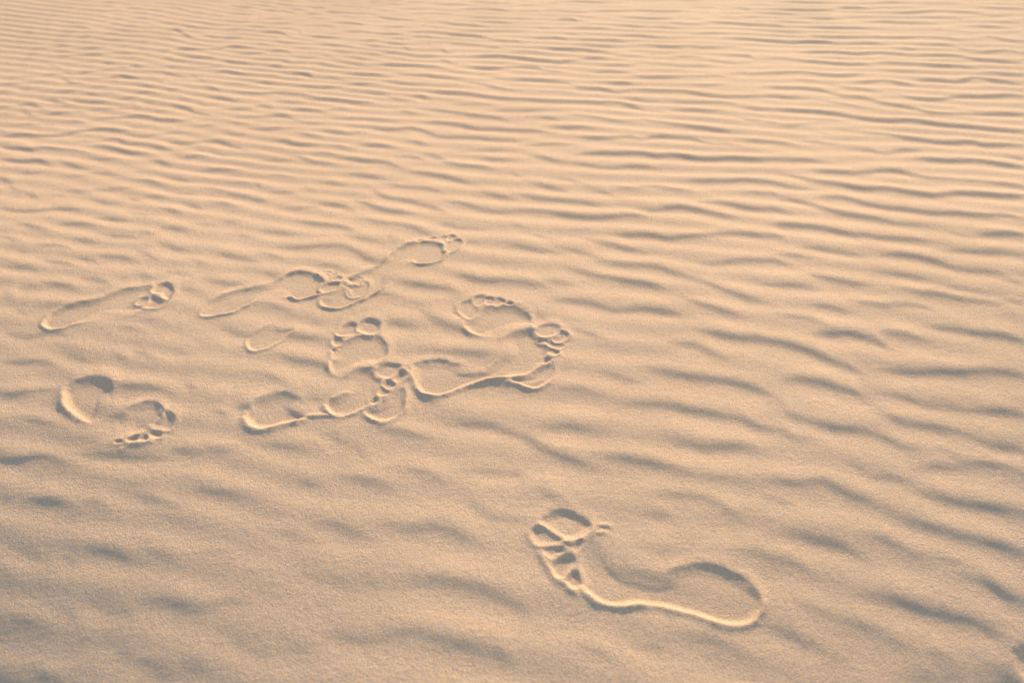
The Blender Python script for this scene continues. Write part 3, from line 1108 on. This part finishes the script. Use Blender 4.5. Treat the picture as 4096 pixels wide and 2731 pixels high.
# wind ripples everywhere else: grown from the traced ones (and from noise outside them) by repeated
# band-pass filtering, so that crests run on, fork and join
GS = 0.008
gxs = np.arange(-5.2, 5.2, GS); gys = np.arange(-1.6, 7.4, GS)
GX, GY = np.meshgrid(gxs, gys)
SEED = np.zeros_like(GX)
for px, py, s in TRACED:
    add_band(px, py, s, SEED, GX, GY, gys, gxs, np.ones_like(gys))
SEED /= 0.0026
cover = np.clip(np.abs(SEED), 0, 1)
fx = np.fft.fftfreq(len(gxs), GS)[None, :]; fy = np.fft.fftfreq(len(gys), GS)[:, None]
kk = np.hypot(fx, fy) + 1e-9
sgn = np.where(fy < 0, -1.0, 1.0)
rng = np.random.default_rng(5)
def grow(lam, tilt):
    ang = np.arctan2(fx * sgn, np.abs(fy)) - math.radians(tilt)
    bp = np.exp(-(np.log(kk * lam) / 0.30) ** 2) * np.exp(-(ang / math.radians(27.0)) ** 2)
    def bandpass(u):
        return np.real(np.fft.ifft2(np.fft.fft2(u) * bp))
    f = bandpass(rng.standard_normal(GX.shape)); f *= 0.25 / f.std()
    sd = bandpass(SEED)
    for it in range(14):
        f = np.tanh(1.9 * bandpass(f) + 0.98 * sd)
    f = bandpass(f)
    return f / np.percentile(np.abs(f), 95)
finer = sstep((-0.05 - GX) / 0.4)
F = grow(0.062, 10.0) * (1.0 - finer) + 0.85 * grow(0.049, 14.0) * finer
def sample(A, x, y):
    c = np.clip((x - gxs[0]) / GS, 0, len(gxs) - 1.001); r = np.clip((y - gys[0]) / GS, 0, len(gys) - 1.001)
    c0 = c.astype(np.int32); r0 = r.astype(np.int32); c = c - c0; r = r - r0
    return (A[r0, c0] * (1 - c) + A[r0, c0 + 1] * c) * (1 - r) + (A[r0 + 1, c0] * (1 - c) + A[r0 + 1, c0 + 1] * c) * r
dist = np.sqrt(XX ** 2 + YY ** 2)
u_f = XX / np.maximum(YY + C0, 0.05)
inside = sstep((0.70 - np.abs(u_f)) / 0.08) * sstep((YY - 0.25) / 0.08) * sstep((3.40 - YY) / 0.25)
edge = sstep((5.1 - np.abs(XX)) / 0.8) * sstep((7.2 - YY) / 1.2) * sstep((YY + 1.5) / 0.6)
mod = 0.85 + 0.35 * vnoise(XX * 3.0, YY * 5.0, 5)
farw = sstep((YY - 1.0) / 1.6)
FILL_NEAR = 0.0011
FILL_FAR = 0.0018
FILL_OUT = 0.0016
amp = FILL_OUT * (1.0 - inside) + inside * (FILL_NEAR * (1.0 - 0.15 * sstep((0.75 - YY) / 0.2) * sstep((0.15 - XX) / 0.3)) * (1.0 - 0.22 * sstep((XX + 0.2) / 0.6)) + (FILL_FAR - FILL_NEAR) * farw)
Z += sample(F, XX, YY) * amp * mod * edge
fine = sstep((6.0 - dist) / 2.0)
def octaves(x, y, seed):
    z = np.zeros_like(x); am = 1.0
    for k in range(4):
        an = 0.7 + 1.1 * k; ca, sa = math.cos(an), math.sin(an)
        z += am * vnoise(x * ca - y * sa, x * sa + y * ca, seed + k)
        x = x * 1.9; y = y * 1.9; am *= 0.5
    return z
Z += fine * 0.00042 * octaves(XX * 16.0, YY * 26.0, 7)
# the broad swell added to darken the foreground and corners
Z += shading_swell(XX, YY)
Z += 1.5 * sstep((dist - 12.0) / 150.0) * vnoise(XX / 23.0, YY / 23.0, 11)
BASE = Z.copy()

# ---------------------------------------------------------------- footprints pressed into it
owner = np.full(XX.shape, -1, np.int16)      # which print a point belongs to
partof = np.full(XX.shape, -1, np.int16)     # which feature of it
def spline(P, closed):
    n = len(P); out = []
    rng = range(n if closed else n - 1)
    for i in rng:
        if closed:
            p0, p1, p2, p3 = P[i - 1], P[i], P[(i + 1) % n], P[(i + 2) % n]
        else:
            p0, p1, p2, p3 = P[max(i - 1, 0)], P[i], P[i + 1], P[min(i + 2, n - 1)]
        for f in (0.0, 0.2, 0.4, 0.6, 0.8):
            out.append(0.5 * (2 * p1 + (p2 - p0) * f + (2 * p0 - 5 * p1 + 4 * p2 - p3) * f * f + (3 * p1 - p0 - 3 * p2 + p3) * f ** 3))
    if not closed: out.append(P[-1])
    return np.array(out)
def seg_dist(X, Y, Q, closed):
    best = np.full(X.shape, 1e9); n = len(Q)
    for i in range(n if closed else n - 1):
        ax, ay = Q[i][:2]; bx, by = Q[(i + 1) % n][:2]
        dx, dy = bx - ax, by - ay
        t = np.clip(((X - ax) * dx + (Y - ay) * dy) / (dx * dx + dy * dy + 1e-12), 0, 1)
        best = np.minimum(best, (X - ax - t * dx) ** 2 + (Y - ay - t * dy) ** 2)
    return np.sqrt(best)
def inside_poly(X, Y, Q):
    ins = np.zeros(X.shape, bool); n = len(Q)
    for i in range(n):
        ax, ay = Q[i][:2]; bx, by = Q[(i + 1) % n][:2]
        if ay == by: continue
        ins ^= ((ay > Y) != (by > Y)) & (X < (bx - ax) * (Y - ay) / (by - ay) + ax)
    return ins
def parse(txt):
    out = []
    for p in txt.split():
        a = [float(q) for q in p.split(',')]
        out.append(a if len(a) == 3 else a + [1.0])
    return np.array(out)
def window(Q, pad):
    y0, y1 = Q[:, 1].min() - pad, Q[:, 1].max() + pad
    r0 = np.searchsorted(rows, y0); r1 = min(np.searchsorted(rows, y1) + 1, NR)
    g0, g1 = gk[r0], gk[min(r1, NR - 1)]
    xa, xb = Q[:, 0].min() - pad, Q[:, 0].max() + pad
    c0 = np.searchsorted(cols, min(xa / g0, xa / g1)); c1 = np.searchsorted(cols, max(xb / g0, xb / g1)) + 1
    return r0, min(r1, NR - 1), c0, min(c1, NC - 1)

DEPTH = 0.44
RIM = 1.15
for pi, (key, label, (zx, zy, zs), feats) in enumerate(PRINTS):
    allq = []
    parsed = []
    for f in feats:
        P = parse(f[-1])
        gx, gy = ground(zx + P[:, 0] * zs, zy + P[:, 1] * zs)
        G = np.stack([gx, gy, P[:, 2]], 1)
        Q = spline(G, f[0] == 'P')
        parsed.append((f, Q)); allq.append(Q)
    r0, r1, c0, c1 = window(np.concatenate(allq), 0.035)
    X = XX[r0:r1, c0:c1]; Y = YY[r0:r1, c0:c1]
    X, Y = X + 0.0011 * vnoise(X * 75.0, Y * 75.0, 21), Y + 0.0011 * vnoise(X * 75.0, Y * 75.0, 22)
    crumb = 0.92 + 0.28 * vnoise(X * 55.0, Y * 55.0, 31) + 0.14 * vnoise(X * 160.0, Y * 160.0, 32)
    dep = np.zeros_like(X); rim = np.zeros_like(X); flat = np.zeros_like(X); toe = np.zeros_like(X); groove = np.zeros_like(X)
    own = np.zeros(X.shape, bool); pf = np.full(X.shape, -1, np.int16); bestin = np.full(X.shape, -1e9)
    for fi, (f, Q) in enumerate(parsed):
        if f[0] == 'P':
            _, part, d_mm, w_mm, r_mm, _ = f
            d, w, rh = d_mm * .001 * DEPTH, w_mm * .001, r_mm * .001 * RIM
            s = seg_dist(X, Y, Q, True)
            s = np.where(inside_poly(X, Y, Q), -s, s)
            # the wall on the far side slopes in gently, the near wall stands steeper
            tg = np.roll(Q[:, :2], -1, 0) - np.roll(Q[:, :2], 1, 0)
            area = np.sum(Q[:, 0] * np.roll(Q[:, 1], -1) - np.roll(Q[:, 0], -1) * Q[:, 1])
            ny = -tg[:, 0] * np.sign(area) / (np.hypot(tg[:, 0], tg[:, 1]) + 1e-9)      # outward normal, away from the camera
            big = 0.0 if part.startswith('toe') else 1.0
            wide = 1.0 + big * 0.9 * np.clip(ny, 0, 1)
            num = np.zeros_like(X); nuf = np.zeros_like(X); nuw = np.zeros_like(X); den = np.zeros_like(X)
            for q, wq, nq in zip(Q[::2], wide[::2], np.clip(ny, 0, 1)[::2]):
                k = 1.0 / ((X - q[0]) ** 2 + (Y - q[1]) ** 2 + 9e-6) ** 2
                num += k * q[2]; nuw += k * q[2] * wq; nuf += k * nq; den += k
            soft = num / den; softw = nuw / den; farside = nuf / den
            t = sstep((0.5 * w - s) / (w * softw))
            rw = np.where(s > 0.48 * w, w * (0.46 + 0.80 * farside), w * (0.37 + 0.15 * farside))
            rr = rh * (0.86 + 0.32 * big) * crumb * np.exp(-((s - 0.48 * w) / rw) ** 2) / soft ** 1.5 * (1.0 - 0.28 * farside)
            if not big: toe = np.maximum(toe, t)
            d = d * (1.20 + 0.40 * big)
            dep = np.maximum(dep, d * t); rim = np.maximum(rim, rr); flat = np.maximum(flat, t)
            own |= s < w * (0.95 + 0.6 * farside)
            sc = -s / (1.0 if part != 'toe_print' else 0.25)
            better = (s < 0.30 * w) & (sc > bestin)
            pf[better] = fi; bestin[better] = sc[better]
        else:
            _, h_mm, w_mm, _ = f
            s = seg_dist(X, Y, Q, False)
            tail = np.ones_like(X)
            e0 = np.hypot(X - Q[0][0], Y - Q[0][1]); e1 = np.hypot(X - Q[-1][0], Y - Q[-1][1])
            tail = sstep(np.minimum(e0, e1) / 0.014 + 0.15)
            g = abs(h_mm) * .001 * RIM * np.exp(-(s / (w_mm * .001 * 0.8)) ** 2) * tail
            if h_mm > 0:
                rim = np.maximum(rim, g); own |= (s < w_mm * .001 * 0.9)
            else:
                groove = np.maximum(groove, g)
    zb = Z[r0:r1, c0:c1]
    keep = 1.0 - 0.75 * flat
    lo = BASE[r0:r1, c0:c1]
    Z[r0:r1, c0:c1] = zb - dep + rim * (1.0 - 0.75 * toe) - groove
    # the pressed floor has lost most of its ripples
    mean = shading_swell(XX[r0:r1, c0:c1], YY[r0:r1, c0:c1])
    Z[r0:r1, c0:c1] -= (lo - mean) * 0.72 * flat * (1.0 if key not in ('near',) else 0.35)
    o = owner[r0:r1, c0:c1]; p = partof[r0:r1, c0:c1]
    o[own] = pi; p[own] = pf[own]

# ---------------------------------------------------------------- normals of the whole surface, shared by all pieces
dzr = np.gradient(Z, axis=0); dzc = np.gradient(Z, axis=1)
dyr = np.gradient(YY, axis=0); dxr = np.gradient(XX, axis=0); dxc = np.gradient(XX, axis=1)
zx_ = dzc / dxc
zy_ = (dzr - zx_ * dxr) / dyr
nl = 1.0 / np.sqrt(zx_ ** 2 + zy_ ** 2 + 1.0)
NRM = np.stack([-zx_ * nl, -zy_ * nl, nl], -1).reshape(-1, 3)
VER = np.stack([XX, YY, Z], -1).reshape(-1, 3)
ii, jj = np.meshgrid(np.arange(NR - 1), np.arange(NC - 1), indexing='ij')
a = (ii * NC + jj).ravel()
QUADS = np.stack([a, a + 1, a + NC + 1, a + NC], 1)
fo = owner[:-1, :-1].ravel(); fp = partof[:-1, :-1].ravel()

def piece(name, mask, origin=(0.0, 0.0, 0.0), parent=None):
    q = QUADS[mask]
    ids, inv = np.unique(q.ravel(), return_inverse=True)
    me = bpy.data.meshes.new(name)
    me.vertices.add(len(ids)); me.loops.add(len(inv)); me.polygons.add(len(q))
    co = VER[ids] - np.array(origin)
    me.vertices.foreach_set("co", co.astype(np.float32).ravel())
    me.loops.foreach_set("vertex_index", inv.astype(np.int32).ravel())
    me.polygons.foreach_set("loop_start", np.arange(0, len(inv), 4, dtype=np.int32))
    me.polygons.foreach_set("loop_total", np.full(len(q), 4, np.int32))
    me.update(calc_edges=True)
    me.polygons.foreach_set("use_smooth", np.ones(len(q), bool))
    me.normals_split_custom_set_from_vertices(NRM[ids].astype(np.float32))
    me.materials.append(SAND)
    o = bpy.data.objects.new(name, me)
    scene.collection.objects.link(o)
    if parent is not None: o.parent = parent
    return o

sand = piece("sand", fo < 0)
sand["kind"] = "structure"
sand["label"] = "pale dry sand with wind ripples running across it"

for pi, (key, label, zf, feats) in enumerate(PRINTS):
    mine = fo == pi
    if not mine.any(): continue
    ids = np.unique(QUADS[mine].ravel())
    ctr = VER[ids].mean(0)
    root = bpy.data.objects.new("footprint", None)
    root.empty_display_size = 0.05
    scene.collection.objects.link(root)
    root.location = ctr
    root["label"] = label
    root["category"] = "footprint"
    root["group"] = "bare footprints in the sand"
    rest = mine & (fp < 0)
    if rest.any(): piece("sand_rim", rest, ctr, root)
    for fi, f in enumerate(feats):
        mk = mine & (fp == fi)
        if f[0] == 'P' and mk.any(): piece(f[1], mk, ctr, root)

# ---------------------------------------------------------------- a few dark specks lying on the sand
def speck_material():
    m = bpy.data.materials.new("dark_speck")
    m.use_nodes = True
    nt = m.node_tree; b = nt.nodes["Principled BSDF"]
    t = nt.nodes.new("ShaderNodeTexNoise"); t.inputs["Scale"].default_value = 900.0
    r = nt.nodes.new("ShaderNodeValToRGB")
    r.color_ramp.elements[0].color = (0.03, 0.025, 0.02, 1); r.color_ramp.elements[1].color = (0.10, 0.08, 0.06, 1)
    g = nt.nodes.new("ShaderNodeNewGeometry")
    nt.links.new(g.outputs["Position"], t.inputs["Vector"])
    nt.links.new(t.outputs["Fac"], r.inputs[0]); nt.links.new(r.outputs[0], b.inputs["Base Color"])
    b.inputs["Roughness"].default_value = 0.8
    return m
SPECK = speck_material()
import bmesh
SPECKS = [
    (1273, 1103, 2.4, "tiny black speck on the rim of the smudged footprint in the middle"),
    (3355, 236, 2.4, "tiny dark speck among the ripples near the top right"),
    (2108, 469, 2.2, "tiny brown speck between ripples at the upper middle"),
    (3841, 33, 2.4, "tiny dark speck by the top edge at the right"),
    (932, 845, 1.8, "tiny dark speck between ripples above the smudged footprint"),
]
random.seed(4)
for (sx, sy, mm, lab) in SPECKS:
    gx, gy = ground([sx], [sy])
    r = np.searchsorted(rows, gy[0]); c = np.searchsorted(cols, gx[0] / gk[r])
    z = Z[r, c]
    bm = bmesh.new()
    bmesh.ops.create_icosphere(bm, subdivisions=2, radius=mm * 0.0005)
    for v in bm.verts:
        v.co *= random.uniform(0.75, 1.2)
        v.co.z *= 0.75; v.co.x *= 1.25
    me = bpy.data.meshes.new("sand_speck"); bm.to_mesh(me); bm.free()
    for p in me.polygons: p.use_smooth = True
    me.materials.append(SPECK)
    o = bpy.data.objects.new("sand_speck", me); scene.collection.objects.link(o)
    o.location = (gx[0], gy[0], z + mm * 0.0002)
    o["label"] = lab; o["category"] = "speck"; o["group"] = "dark specks scattered on the sand"
